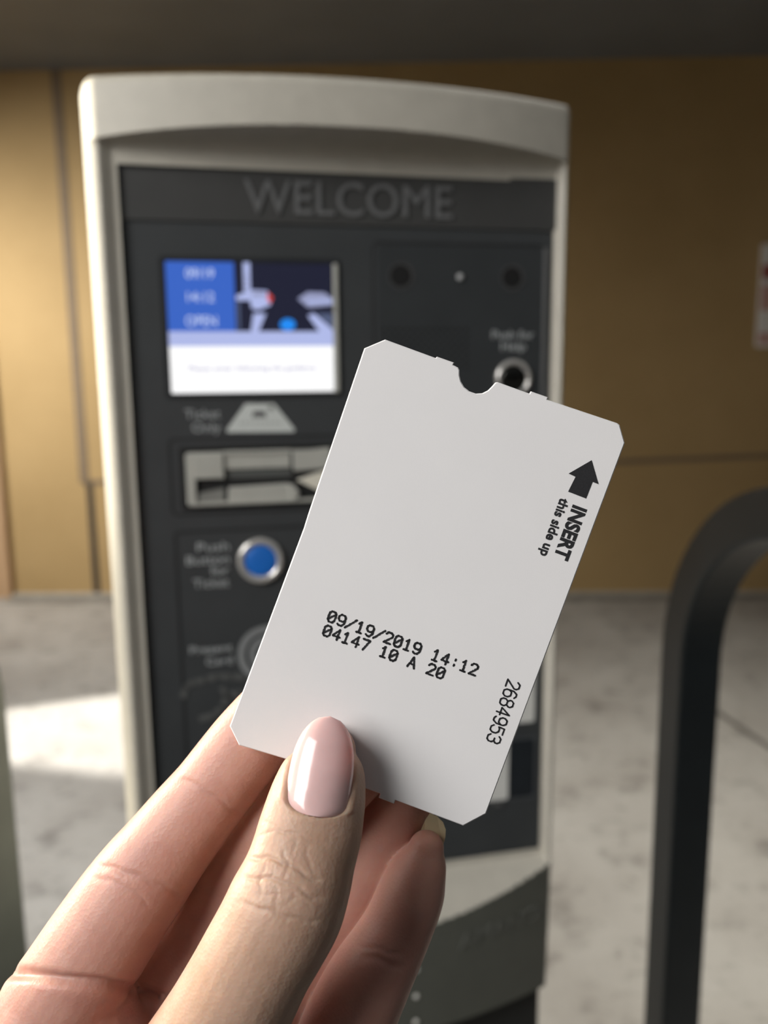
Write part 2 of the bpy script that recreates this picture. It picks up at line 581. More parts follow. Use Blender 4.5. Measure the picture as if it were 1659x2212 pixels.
# ---------------- display
sL, sT = L(356, 564); sR, sB = L(722, 845)
disp = MB()
o_ = rrect(sL - .005, sR + .0065, sB - .004, sT + .004, .003); i_ = rrect(sL, sR, sB, sT, .001)
frame_mesh(disp, o_, i_, -0.0012, 0.002)
disp_o = disp.build('display', mat('display_surround', (0.022, 0.024, 0.026, 1), 0.4), machine)
mb = MB(); mb.box(sR + .0005, sR + .0045, -0.003, 0.001, sB - .001, sT)
mb.build('trim_strip', BEZEL, disp_o, bevel=0.0008)
SM = [screen_mat('screen_white', (255, 255, 255), 1.05), screen_mat('screen_blue', (56, 100, 196), 1.0), screen_mat('screen_navy', (26, 28, 48), 1.0),
      screen_mat('screen_lavender', (176, 186, 232), 1.0), screen_mat('screen_grey', (150, 155, 190), 1.0), screen_mat('screen_red', (215, 70, 60), 1.0),
      screen_mat('screen_bright_blue', (30, 140, 245), 1.0), screen_mat('screen_slate', (80, 90, 120), 1.0)]
mb = MB()
def sp(x, y):      # crop coordinates of the screen -> face
    return L(200 + x / 2.765, 500 + y / 2.765)
def scr(poly, mi, lift):
    mb.prism([sp(*q) for q in poly], -0.0002 - 0.00012 * lift, 0.0005, mi)
def rect_face(x0, x1, z0, z1, mi, lift):
    mb.prism([(x0, z0), (x1, z0), (x1, z1), (x0, z1)], -0.0002 - 0.00012 * lift, 0.0005, mi)
zb1 = L(540, 716)[1]; zb2 = L(540, 748)[1]; xb = L(507, 640)[0]
rect_face(sL, sR, sB, zb2, 0, 0)
rect_face(sL, sR, zb2, zb1, 3, 0)
rect_face(sL, xb, zb1, sT, 1, 0)
rect_face(xb, sR, zb1, sT, 2, 0)
scr([(898, 178), (938, 178), (944, 385), (905, 385)], 3, 1)
for k in range(4):
    scr([(908, 260 + 30 * k), (930, 265 + 30 * k), (932, 278 + 30 * k), (910, 273 + 30 * k)], 4, 2)
scr([(855, 385), (945, 350), (1040, 355), (1075, 400), (1060, 440), (990, 470), (950, 460), (940, 412), (860, 412)], 3, 1)
scr([(955, 362), (1035, 362), (1046, 385), (950, 392)], 4, 2)
scr([(1045, 362), (1078, 395), (1062, 430), (1044, 410)], 5, 3)
scr([(858, 420), (878, 420), (882, 590), (868, 590)], 7, 1)
scr([(960, 490), (1035, 490), (990, 602), (945, 602)], 3, 1)
scr([(1225, 402), (1285, 362), (1385, 366), (1432, 402), (1432, 440), (1290, 455)], 4, 1)
scr([(1275, 412), (1432, 408), (1432, 425), (1285, 430)], 3, 2)
scr([(1285, 502), (1322, 490), (1440, 590), (1440, 605), (1360, 605)], 3, 2)
scr([(1335, 490), (1440, 490), (1440, 585)], 7, 1)
scr([(1165 + 46 * math.cos(a), 557 + 36 * math.sin(a)) for a in np.linspace(0, 2 * math.pi, 20)[:-1]], 6, 2)
mb.build('screen', SM, disp_o)
DGREY = screen_mat('screen_text_grey', (165, 160, 195), 1.0)
PALE = screen_mat('screen_text_pale', (205, 218, 250), 1.0)
letters_px('screen_lettering', '09/19', 401, 462, 601, PALE, disp_o, cap=22, y=-.0004, ext=.0003)
letters_px('screen_lettering', '14:12', 405, 463, 652, PALE, disp_o, cap=22, y=-.0004, ext=.0003)
letters_px('screen_lettering', 'OPEN', 402, 469, 704, PALE, disp_o, cap=23, y=-.0004, ext=.0003)
letters_px('screen_lettering', 'Please enter following the guidance', 408, 683, 801, DGREY, disp_o, cap=14, y=-.0004, ext=.0003)

# ---------------- intercom plate (right)
iL, iT = L(806, 524); iR = L(1176, 700)[0]; iB = 0.905
ic = MB()
frame_mesh(ic, rrect(iL - .0015, iR + .0015, iB - .0015, iT + .0015, .006), rrect(iL + .0015, iR - .0015, iB + .0015, iT - .0015, .0045), -0.0003, 0.002)
ic.build('plate_groove', GROOVE, machine)
ic = MB(); ic.prism(rrect(iL + .0015, iR - .0015, iB + .0015, iT - .0015, .0045), -0.0008, 0.002)
ico = ic.build('intercom_plate', PANEL2, machine, bevel=.0006)
mb = MB(); z0 = L(1174, 536)[1]
mb.box(iR - .0022, iR + .0012, -0.0016, 0.001, iB + .01, z0)
mb.build('edge_highlight', mat('painted_highlight', (0.13, 0.13, 0.13, 1), 0.4), ico, bevel=.0005)  # lighter colour paints in the highlight on the plate's right edge
for px, py, rp in ((866, 596, 23), (1106, 600, 21)):
    x, z = L(px, py); r = abs(L(px + rp, py)[0] - x)
    mb = MB(); mb.lathe(x, z, [(r * 1.22, -0.0006), (r * 1.22, -0.0016), (r * 1.0, -0.0014), (r * .98, -0.0009)])
    h_ = mb.build('camera_port', mat('port_rim', (0.07, 0.07, 0.07, 1), 0.35), ico, smooth=False)
    mb = MB(); mb.lathe(x - r * .08, z, [(r * .98, -0.0016), (r * .98, -0.00175)])
    mb.build('port_opening', BLACK, h_)
x, z = L(993, 599); r = .0028
mb = MB(); mb.lathe(x, z, [(r, -.0005), (r, -.0018), (r * .7, -.0032), (r * .2, -.0038)], 20)
mb.build('indicator_light', mat('clear_lens', (0.5, 0.5, 0.5, 1), 0.15), ico, smooth=True)
mb = MB()
for i in range(12):
    for j in range(6):
        x, z = L(830 + i * 16, 712 + j * 16)
        mb.lathe(x, z, [(.0017, -.0007), (.0017, -.00095)], 10)
mb.build('speaker_grille', BLACK, ico)
letters_px('lettering', 'Push for', 1062, 1152, 732, PRINT, ico, cap=19, y=-.0009)
letters_px('lettering', 'Help', 1082, 1134, 757, PRINT, ico, cap=19, y=-.0009)
def push_button(name, px, py, rp, capm, capf):
    x, z = L(px, py); r = abs(L(px + rp, py)[0] - x)
    mb = MB()
    mb.lathe(x, z, [(r, 0.0), (r, -.0025), (r * .96, -.0042), (r * .86, -.0050), (r * .76, -.0042), (r * capf * 1.05, -.0030), (r * capf * 1.02, -.0008), (r * .2, -.0008)], 48)
    o = mb.build(name, CHROME, machine, smooth=True)
    mb = MB()
    c = r * capf
    mb.lathe(x, z, [(c, -.0006), (c, -.0034), (c * .9, -.0040), (c * .3, -.0042)], 40)
    mb.build('button_cap', capm, o, smooth=True)
    return o
push_button('help_button', 1107, 818, 38, mat('dark_mirror_cap', (0.06, 0.06, 0.055, 1), 0.15, metal=0.9), 0.70)

# ---------------- ticket area (left)
letters_px('lettering', 'Ticket', 400, 476, 904, PRINT, machine, cap=21)
letters_px('lettering', 'Only', 416, 477, 933, PRINT, machine, cap=21)
poly = [L(*q) for q in ((530, 872), (592, 872), (637, 928), (634, 933), (492, 934), (489, 929))]
mb = MB(); mb.prism(poly, -0.0004, 0.001)
stk = mb.build('direction_sticker', STICKER, machine)
mb = MB()
for q in (((548, 888), (572, 888), (576, 901), (544, 901)), ((578, 878), (590, 876), (588, 888), (582, 884))):
    mb.prism([L(*w) for w in q], -0.0006, 0.0)
mb.build('pictogram', mat('sticker_ink', (0.10, 0.10, 0.10, 1), 0.6), stk)
mb = MB()
for k in range(9):
    mb.prism([L(*w) for w in ((517 + k * 10.5, 911), (524 + k * 10.5, 911), (524 + k * 10.5, 916), (517 + k * 10.5, 916))], -0.0006, 0.0)
mb.build('pictogram', mat('sticker_faint_ink', (0.42, 0.44, 0.42, 1), 0.6), stk)

def groove(x0, x1, z0, z1, r=.004, w=.0013):
    mb = MB()
    frame_mesh(mb, rrect(x0 - w, x1 + w, z0 - w, z1 + w, r + w), rrect(x0 + w, x1 - w, z0 + w, z1 - w, max(.001, r - w)), -0.0003, 0.002)
    return mb.build('plate_groove', GROOVE, machine)
xa, za_ = L(365, 950); xb_ = .02; zb_ = L(372, 1112)[1]
groove(xa, xb_, zb_, za_)
# slot mouth
sx0, sz1 = L(400, 978); sx1, _ = L(712, 965); sz0 = L(415, 1092)[1]
mb = MB(); mb.prism(rrect(sx0 - .005, sx1 + .004, sz0 - .004, sz1 + .005, .003), -0.0006, 0.003)
slot = mb.build('ticket_slot', mat('slot_recess', (0.012, 0.013, 0.013, 1), 0.5), machine)
mb = MB()
frame_mesh(mb, rrect(sx0, sx1, sz0, sz1, .003), rrect(sx0 + .0075, sx1 - .0015, sz0 + .0025, sz1 - .002, .002), -0.0045, 0.001)
mb.build('bezel', BEZEL, slot, bevel=.0006)
def sbox(name, x0, x1, y0, y1, z0a, z1a, m, par):
    mb = MB(); mb.box(x0, x1, y0, y1, z0a, z1a); return mb.build(name, m, par, bevel=.0006)
def lx(px, py=1030): return L(px, py)[0]
def lz(py, px=560): return L(px, py)[1]
sbox('bezel_block', lx(418), lx(484), -.0052, 0, lz(1029), lz(978), BEZEL, slot)
sbox('bezel_bar', lx(486), lx(628), -.0028, 0, lz(1011), lz(972), BEZEL, slot)
sbox('entry_lip', lx(486), lx(630), -.0016, 0, lz(1032), lz(1014), mat('slot_mouth_grey', (0.09, 0.095, 0.09, 1), 0.5), slot)
mb = MB()
q = [L(*w) for w in ((494, 1052), (622, 1043), (636, 1078), (492, 1090))]
mb.prism(q, -.0035, 0.0); mb.build('entry_plate', BEZEL, slot, bevel=.0006)
mb = MB(); mb.prism([L(*w) for w in ((422, 1066), (484, 1054), (484, 1090), (420, 1094))], -.0022, 0.0)
mb.build('entry_plate', mat('slot_grey_low', (0.22, 0.22, 0.20, 1), 0.5), slot)
mb = MB(); mb.prism([L(*w) for w in ((632, 974), (712, 966), (712, 1010), (634, 1016))], -.0046, 0.0)
mb.build('bezel_block', BEZEL, slot, bevel=.0006)
mb = MB(); mb.prism([L(*w) for w in ((640, 1036), (712, 1012), (712, 1066), (690, 1060))], -.0050, 0.0)
mb.build('ticket_guide', mat('guide_cream', (0.72, 0.69, 0.58, 1), 0.45), slot, bevel=.0006)
mb = MB(); mb.prism([L(*w) for w in ((620, 1044), (634, 1046), (646, 1062), (640, 1080), (628, 1080))], -.0055, 0.0)
mb.build('guide_knob', BEZEL, slot, bevel=.001)

# ticket button plate
xa, za_ = L(378, 1150)
groove(xa, .02, .79, za_)
for body, x0_, yb_ in (('Push', 426, 1190), ('Button', 403, 1218), ('for', 456, 1241), ('Ticket', 418, 1268)):
    letters_px('lettering', body, x0_, 495, yb_, PRINT, machine, cap=20)
push_button('ticket_button', 563, 1210, 50, BLUECAP, 0.66)
letters_px('lettering', 'Present', 411, 502, 1409, PRINT, machine, cap=17)
letters_px('lettering', 'Card', 446, 503, 1435, PRINT, machine, cap=17)
x, z = L(577, 1412); r = abs(L(640, 1412)[0] - x)
mb = MB()
def ring(r1, r2):
    n = 48
    oo = [(x + r1 * math.cos(2 * math.pi * k / n), z + r1 * math.sin(2 * math.pi * k / n)) for k in range(n)]
    ii = [(x + r2 * math.cos(2 * math.pi * k / n), z + r2 * math.sin(2 * math.pi * k / n)) for k in range(n)]
    frame_mesh(mb, oo, ii, -0.0006, 0.001)
ring(r, r * .76); ring(r * .62, r * .40); ring(r * .26, r * .06)
mb.build('card_reader_symbol', mat('symbol_grey', (0.24, 0.25, 0.25, 1), 0.6), machine)
# raised outline of a hand holding a card
mb = MB()
def stroke_face(pts, w, y0=-0.0008):
    q = [np.array(p) for p in pts]
    for a_, b_ in zip(q[:-1], q[1:]):
        d = (b_ - a_) / np.linalg.norm(b_ - a_); n = np.array([-d[1], d[0]]) * w / 2
        e = d * w * .3
        mb.prism([L(*(a_ - n - e)), L(*(b_ - n + e)), L(*(b_ + n + e)), L(*(a_ + n - e))], y0, 0.001)
stroke_face([(396, 1504), (402, 1484), (418, 1474), (445, 1468), (470, 1460), (500, 1462), (530, 1462), (560, 1475), (590, 1490)], 13)
stroke_face([(434, 1553), (462, 1545), (480, 1528), (492, 1500), (520, 1498), (560, 1500)], 13)
stroke_face([(480, 1488), (494, 1504)], 12)
mb.build('hand_emblem', mat('emblem_grey', (0.10, 0.103, 0.10, 1), 0.5), machine)

# lower right labels and window
def label_px(name, x0, x1, y0, y1, m, y=-0.0005):
    a_ = L(x0, y1); b_ = L(x1, y0)
    mb = MB(); mb.prism(rrect(a_[0], b_[0], a_[1], b_[1], .0025), y, 0.001)
    return mb.build(name, m, machine)
label_px('paper_label', 940, 1157, 1400, 1580, PAPERL)
win = label_px('receipt_window', 1050, 1160, 1590, 1735, mat('window_rim', (0.07, 0.075, 0.08, 1), 0.35), -.0012)
a_ = L(1050, 1728); b_ = L(1153, 1594)
mb = MB(); mb.prism(rrect(a_[0], b_[0], a_[1], b_[1], .003), -.0016, 0.0); mb.build('window_pane', GLASS, win)
lab = label_px('paper_label', 900, 1098, 1592, 1748, PAPERL, -.0018)
letters_px('lettering', 'HI', 1066, 1082, 1742, mat('label_ink', (0.15, 0.15, 0.15, 1), 0.6), lab, cap=14, y=-.0019)

# maker's raised name on the lower cover, following its bowed front
def letters_on_cover(name, body, p0, p1, cap, m, ext):
    a_ = L(p0[0], p0[1], -0.025); b_ = L(p1[0], p1[1], -0.018)
    v, f = text_geo(body, 0.0, 0.5)
    w0, w1 = v[:, 0].min(), v[:, 0].max()
    out = []
    for q in v:
        t = (q[0] - w0) / (w1 - w0)
        x_ = a_[0] + (b_[0] - a_[0]) * t
        z_ = a_[1] + (b_[1] - a_[1]) * t + q[1] * cap / .72
        out.append((x_, front_y(x_, z_) - ext * (q[2] + .5) + 0.0002, z_))
    return link_mesh(name, out, f, m, machine)
letters_on_cover('lettering', 'AMANO', (985, 2034), (1168, 1985), 0.016, mat('raised_cover_plastic', (0.15, 0.155, 0.135, 1), 0.4, var=.03), 0.0016)
for py in (2092, 2152, 2209):
    x_, z_ = L(899, py, -0.04)
    mb = MB(); yy = front_y(x_, z_)
    mb.lathe(x_, z_, [(.0026, yy + .002), (.0026, yy - .0008), (.0015, yy - .0016)], 16)
    mb.build('rivet', mat('pale_rivet', (0.8, 0.78, 0.72, 1), 0.35), machine, smooth=True)

# ================================================================== HOOP BARRIERS
def hoop(name, base_xy, az, z_top, span, R, s=0.025, HOOP=HOOP):
    root = None
    path = []
    zc = z_top - s - R
    path.append((0, 0.0)); path.append((0, zc * .5)); path.append((0, zc))
    for k in range(1, 17):
        a = math.pi / 2 * k / 16
        path.append((R - R * math.cos(a), zc + R * math.sin(a)))
    path.append((span - R, zc + R))
    for k in range(1, 17):
        a = math.pi / 2 * k / 16
        path.append((span - R + R * math.sin(a), zc + R * math.cos(a)))
    path.append((span, zc * .5)); path.append((span, 0.0))
    bv = s * .16
    prof = []
    for cx_, cy_, a0 in ((s - bv, s - bv, 0), (-s + bv, s - bv, 90), (-s + bv, -s + bv, 180), (s - bv, -s + bv, 270)):
        for k in range(4):
            a = math.radians(a0 + 30 * k)
            prof.append((cx_ + bv * math.cos(a), cy_ + bv * math.sin(a)))
    n = len(prof)
    v, f = [], []
    for i, p in enumerate(path):
        a_ = path[max(0, i - 1)]; b_ = path[min(len(path) - 1, i + 1)]
        t = np.array([b_[0] - a_[0], b_[1] - a_[1]]); t /= np.linalg.norm(t)
        nn = np.array([-t[1], t[0]])
        for q in prof:
            v.append((p[0] + nn[0] * q[0], q[1], p[1] + nn[1] * q[0]))
    for i in range(len(path) - 1):
        for k in range(n):
            f.append((i * n + k, i * n + (k + 1) % n, (i + 1) * n + (k + 1) % n, (i + 1) * n + k))
    f.append(tuple(range(n))); f.append(tuple((len(path) - 1) * n + k for k in range(n)))
    root = empty(name, (base_xy[0], base_xy[1], 0), az)
    link_mesh('bent_tube', v, f, HOOP, root, smooth=False)
    for xx in (0, span):
        mb = MB(); mb.box(xx - .06, xx + .06, -.06, .06, 0, .01)
        mb.build('base_plate', HOOP, root, bevel=.002)
    return root
pleg = P(1482, 1600, 0.99)
ztop = P(1640, 1030, 0.82)[2]
h1 = hoop('hoop_barrier', (pleg[0], pleg[1]), math.radians(-81), ztop, 0.85, 0.20)
tag(h1, 'dark grey square tube hoop barrier right of the ticket machine', 'barrier')
pl2 = P(-28, 1950, 0.86)
h2 = hoop('hoop_barrier', (pl2[0], pl2[1]), math.radians(-110), ztop, 0.85, 0.20, HOOP=mat('light_grey_paint', (0.17, 0.19, 0.185, 1), 0.45, var=.06, scale=25))
tag(h2, 'light grey hoop barrier post cut off at the lower left edge', 'barrier')

# ================================================================== WALL SIGN
sg = empty('wall_sign', (0, 0, 0))
s_a, z_a = wall_s(1637, 640)
z_t = wall_s(1645, 527)[1]; z_b2 = wall_s(1632, 750)[1]
sg.location = wall_xyz(s_a + .21, 0.0, (z_t + z_b2) / 2)
sg.rotation_euler = (0, 0, math.atan2(wdir[1], wdir[0]))
tag(sg, 'white sign with red bands on the brown wall at the right edge', 'sign')
hh = (z_t - z_b2) / 2
SW = mat('sign_white', (0.93, 0.90, 0.85, 1), 0.5, var=.03)
SR_ = mat('sign_red', (0.42, 0.09, 0.07, 1), 0.5, var=.05)
SP_ = mat('sign_pink', (0.70, 0.42, 0.36, 1), 0.5, var=.05)
mb = MB(); mb.prism(rrect(-.21, .21, -hh, hh, .012), -.012, -.001); mb.build('sign_board', SW, sg)
mb = MB(); mb.box(-.2, .2, -.0135, -.011, hh * .33, hh * .60); mb.build('sign_band', SR_, sg)
mb = MB(); mb.box(-.2, .2, -.0135, -.011, -.28 * hh, hh * .20); mb.build('sign_band', SP_, sg)
mb = MB(); mb.box(-.2, .2, -.0135, -.011, -.93 * hh, -.72 * hh); mb.build('sign_band', SP_, sg)

# ================================================================== PARKING TICKET (built flat in its own plane, metres)
TD = 0.165
tc0 = P(925, 1260, TD)
ticket = empty('parking_ticket', tuple(tc0))
tm = Matrix.Identity(4)
for i in range(3):
    tm[i][0], tm[i][1], tm[i][2], tm[i][3] = rgt[i], upv[i], -fwd[i], tc0[i]
ticket.matrix_world = tm
tag(ticket, 'white paper parking ticket stamped 09/19/2019 14:12 held upright between finger and thumb', 'ticket')
K = TD / F
def T2(px, py):
    return ((px - 925) * K, (1260 - py) * K)
outline = [(787, 752), (832, 733), (941, 773), (944, 770), (981, 783), (979, 788), (990, 794), (993, 800), (993, 811), (996, 824), (1003, 836), (1014, 845),
           (1028, 850), (1042, 849), (1054, 843), (1063, 834), (1070, 826), (1075, 825), (1144, 850), (1147, 845), (1184, 858), (1182, 863),
           (1334, 914), (1339, 918), (1350, 957), (1200, 1358), (1050, 1758), (1001, 1784), (854, 1729), (851, 1737), (818, 1724), (821, 1715),
           (796, 1706), (627, 1649), (624, 1642), (516, 1610), (496, 1569), (656, 1141), (666, 1109)]
pts = np.array([T2(*p) for p in outline])
area = 0.5 * np.sum(pts[:, 0] * np.roll(pts[:, 1], -1) - np.roll(pts[:, 0], -1) * pts[:, 1])
if area < 0:
    pts = pts[::-1]
n = len(pts)
nrm = []
for i in range(n):
    a_ = pts[i] - pts[i - 1]; b_ = pts[(i + 1) % n] - pts[i]
    na = np.array([a_[1], -a_[0]]) / np.linalg.norm(a_); nb_ = np.array([b_[1], -b_[0]]) / np.linalg.norm(b_)
    q = na + nb_; nrm.append(q / max(.5, np.linalg.norm(q)))
nrm = np.array(nrm)
ins = pts - nrm * 0.00022
v = [(p[0], p[1], 0.0) for p in ins] + [(p[0], p[1], -0.00018) for p in pts] + [(p[0], p[1], -0.00042) for p in pts]
f = [tuple(range(n))] + [tuple(range(3 * n - 1, 2 * n - 1, -1))]
for lvl in range(2):
    for i in range(n):
        j = (i + 1) % n
        f.append((lvl * n + i, (lvl + 1) * n + i, (lvl + 1) * n + j, lvl * n + j))
PAPER = mat('ticket_card', (0.80, 0.785, 0.78, 1), 0.55, var=0.012, scale=60, bump=0.04, bscale=3000, spec=0.3)
link_mesh('ticket_card', v, f, PAPER, ticket)
INK = mat('black_ink', (0.016, 0.016, 0.018, 1), 0.6, var=0.3, scale=4000)

G = {'0': [[(1, 0), (3, 0), (4, 1.2), (4, 4.8), (3, 6), (1, 6), (0, 4.8), (0, 1.2), (1, 0)], [(0.3, 1.4), (3.7, 4.7)]],
     '1': [[(0.7, 4.7), (2, 6), (2, 0)], [(0.6, 0), (3.4, 0)]],
     '2': [[(0, 4.8), (1, 6), (3, 6), (4, 5), (4, 4), (0, 0), (4, 0)]],
     '3': [[(0, 5), (1, 6), (3, 6), (4, 5), (4, 4), (3, 3.2), (1.6, 3.2)], [(3, 3.2), (4, 2.3), (4, 1), (3, 0), (1, 0), (0, 1)]],
     '4': [[(3, 0), (3, 6), (0, 1.8), (4.2, 1.8)]],
     '5': [[(3.8, 6), (0.4, 6), (0.2, 3.4), (1.2, 3.9), (2.8, 3.9), (4, 2.8), (4, 1.2), (3, 0), (1, 0), (0, 1)]],
     '6': [[(3.6, 5.4), (2.6, 6), (1.2, 6), (0, 4.4), (0, 1.2), (1, 0), (3, 0), (4, 1.1), (4, 2.4), (3, 3.5), (1, 3.5), (0, 2.4)]],
     '7': [[(0, 6), (4, 6), (1.6, 0)]],
     '8': [[(1, 3.2), (0.1, 4.2), (0.1, 5), (1, 6), (3, 6), (3.9, 5), (3.9, 4.2), (3, 3.2), (1, 3.2), (0, 2.2), (0, 1), (1, 0), (3, 0), (4, 1), (4, 2.2), (3, 3.2)]],
     '9': [[(0.4, 0.6), (1.4, 0), (2.8, 0), (4, 1.6), (4, 4.8), (3, 6), (1, 6), (0, 4.9), (0, 3.6), (1, 2.5), (3, 2.5), (4, 3.6)]],
     '/': [[(-0.6, 0), (4.6, 6)]],
     ':': [[(2, 1.0), (2, 1.7)], [(2, 4.0), (2, 4.7)]],
     'A': [[(0, 0), (2, 6), (4, 0)], [(0.9, 2), (3.1, 2)]], ' ': []}

def stroke_text(name, body, origin, ang, adv, w, h, sw, jag=0.0):
    """typed strokes; origin and sizes in photograph pixels on the ticket"""
    mb = MB()
    d = np.array([math.cos(ang), math.sin(ang)])          # reading direction, y down
    u = np.array([d[1], -d[0]])                            # up of the letters
    lift = 0.00006
    for i, ch in enumerate(body):
        for st in G[ch]:
            q = [np.array(origin) + d * (i * adv + p[0] / 4 * w) + u * (p[1] / 6 * h) for p in st]
            for a_, b_ in zip(q[:-1], q[1:]):
                ln = np.linalg.norm(b_ - a_)
                t = (b_ - a_) / ln; nn = np.array([-t[1], t[0]]) * sw / 2
                steps = max(1, int(ln / 2.4)) if jag else 1
                for k in range(steps):
                    c0 = a_ + t * (ln * k / steps); c1 = a_ + t * (ln * (k + 1) / steps)
                    j1 = 1 + random.uniform(-jag, jag); j2 = 1 + random.uniform(-jag, jag)
                    cs = [c0 - nn * j1, c1 - nn * j1, c1 + nn * j2, c0 + nn * j2]
                    mb.add([T2(*c) + (lift,) for c in cs], [(0, 1, 2, 3)])
            for c in q:
                mb.add([T2(c[0] + sw / 2 * math.cos(a), c[1] + sw / 2 * math.sin(a)) + (lift,) for a in np.linspace(0, 2 * math.pi, 9)[:-1]], [tuple(range(8))])
    return mb.build(name, INK, ticket)
A1 = math.radians(20.3)
stroke_text('printed_text', '09/19/2019 14:12', (706, 1341), A1, 21.75, 15.0, 23.5, 4.6, 0.26)
stroke_text('printed_text', '04147 10 A 20', (696, 1371), A1, 21.75, 15.0, 23.0, 4.6, 0.26)
A2 = math.radians(109.6)
stroke_text('printed_number', '2684953', (1097, 1467), A2, 20.6, 15.5, 29, 3.6, 0.12)

def font_text(name, body, origin, ang, length, cap, bold):
    v, f = text_geo(body, bold, 0.0)
    w0, w1 = v[:, 0].min(), v[:, 0].max()
    d = np.array([math.cos(ang), math.sin(ang)]); u = np.array([d[1], -d[0]])
    out = []
    for q in v:
        c = np.array(origin) + d * ((q[0] - w0) / (w1 - w0) * length) + u * (q[1] / .72 * cap)
        out.append(T2(*c) + (0.00006,))
    return link_mesh(name, out, f, INK, ticket)
font_text('printed_heading', 'INSERT', (1239, 1090), math.radians(110.5), 120, 31, 0.044)
font_text('printed_heading', 'this side up', (1211, 1074), math.radians(110), 132, 21, 0.034)
mb = MB()
arrow = [(1278, 994), (1228, 1023), (1243, 1030), (1227, 1062), (1266, 1077), (1280, 1041), (1293, 1046)]
mb.add([T2(*p) + (0.00006,) for p in arrow], [tuple(range(7))])
mb.build('printed_arrow', INK, ticket)

# ================================================================== HAND
def cat(pts, n):
    """Catmull-Rom through rows of parameters"""
    p = np.array(pts, float)
    p = np.vstack([2 * p[0] - p[1], p, 2 * p[-1] - p[-2]])
    out = []
    for i in range(1, len(p) - 2):
        for k in range(n):
            t = k / n
            a_, b_, c_, d_ = p[i - 1], p[i], p[i + 1], p[i + 2]
            out.append(0.5 * (2 * b_ + (c_ - a_) * t + (2 * a_ - 5 * b_ + 4 * c_ - d_) * t * t + (3 * b_ - a_ - 3 * c_ + d_) * t ** 3))
    out.append(p[-2])
    return np.array(out)

hb = MB()
def limb(rows, tip=True, n=8, seg=28):
    """rows: px, py, depth, half width px, thickness ratio ; first row at the tip"""
    q = cat(rows, n)
    cen = np.array([P(a_[0], a_[1], a_[2]) for a_ in q])
    hw = q[:, 3] * q[:, 2] / F
    ra_ = q[:, 4]
    rings = []
    t0 = cen[0] - cen[2]; t0 /= np.linalg.norm(t0)
    if tip:
        for th in np.linspace(math.radians(80), 0, 8)[:-1]:
            rings.append((cen[0] + t0 * hw[0] * math.sin(th), hw[0] * math.cos(th), ra_[0], t0))
    for i in range(len(cen)):
        t = cen[max(0, i - 1)] - cen[min(len(cen) - 1, i + 1)]; t /= np.linalg.norm(t)
        rings.append((cen[i], hw[i], ra_[i], t))
    t1 = cen[-1] - cen[-3]; t1 /= np.linalg.norm(t1)
    for th in np.linspace(0, math.radians(80), 8)[1:]:
        rings.append((cen[-1] + t1 * hw[-1] * math.sin(th), hw[-1] * math.cos(th), ra_[-1], -t1))
    v, f = [], []
    for c, h, r_, t in rings:
        view = c - CAM; view /= np.linalg.norm(view)
        side = np.cross(t, view); side /= np.linalg.norm(side)
        up_ = np.cross(side, t)
        for k in range(seg):
            a_ = 2 * math.pi * k / seg
            v.append(c + side * h * math.cos(a_) + up_ * h * r_ * math.sin(a_))
    for i in range(len(rings) - 1):
        for k in range(seg):
            f.append((i * seg + k, i * seg + (k + 1) % seg, (i + 1) * seg + (k + 1) % seg, (i + 1) * seg + k))
    f.append(tuple(range(seg - 1, -1, -1))); f.append(tuple((len(rings) - 1) * seg + k for k in range(seg)))
    hb.add(v, f)

# index finger (behind the ticket), base crease, then the palm below it
INDEX = [(622, 1490, .1735, 62, .80), (588, 1536, .1738, 76, .84), (540, 1600, .1742, 85, .86), (500, 1652, .1744, 87, .88), (455, 1710, .1745, 88, .90), (408, 1768, .1745, 93, .92),
         (361, 1828, .1742, 98, .95), (312, 1892, .1738, 106, .98), (264, 1958, .1735, 111, 1.0), (203, 2050, .173, 116, 1.0), (165, 2108, .173, 118, 1.0), (120, 2180, .174, 124, 1.0)]
limb(INDEX)
limb([(150, 2215, .172, 150, .72), (170, 2330, .172, 190, .66), (190, 2450, .174, 200, .62)], n=6)     # fleshy pad under the base crease
limb([(850, 1600, .1778, 60, .84), (715, 1680, .1795, 100, .80), (605, 1780, .1825, 116, .85), (528, 1870, .1855, 112, .9), (460, 1985, .187, 106, .92), (390, 2090, .187, 104, .95), (320, 2220, .187, 108, 1)])    # middle
limb([(905, 1650, .1800, 60, .84), (850, 1760, .186, 82, .86), (780, 1880, .190, 92, .88), (700, 2010, .192, 98, .92), (620, 2140, .190, 98, 1), (520, 2330, .184, 100, 1)])      # ring
LITTLE = [(921, 1832, .1765, 39, .85), (913, 1862, .1767, 54, .88), (900, 1895, .1769, 66, .9), (886, 1935, .1771, 73, .92), (862, 1995, .1774, 76, .95), (834, 2050, .1772, 82, .98), (803, 2105, .1768, 90, 1), (775, 2160, .1768, 95, 1),
          (752, 2215, .177, 98, 1), (700, 2350, .179, 98, 1), (630, 2520, .181, 104, 1)]
limb(LITTLE)
THUMB = [(708, 1622, .1612, 62, .60), (703, 1655, .1597, 87, .66), (692, 1702, .1583, 101, .70), (681, 1748, .1567, 108, .74), (670, 1795, .1553, 113, .78), (655, 1850, .1540, 115, .84), (640, 1900, .1527, 121, .88),
         (618, 1955, .1518, 128, .90), (590, 2010, .1516, 127, .92), (556, 2070, .1522, 126, .94), (520, 2140, .154, 129, .95), (480, 2215, .155, 134, .95), (420, 2330, .158, 150, .95), (350, 2470, .163, 170, .95), (280, 2640, .170, 190, .9), (230, 2800, .178, 200, .85)]
limb(THUMB)
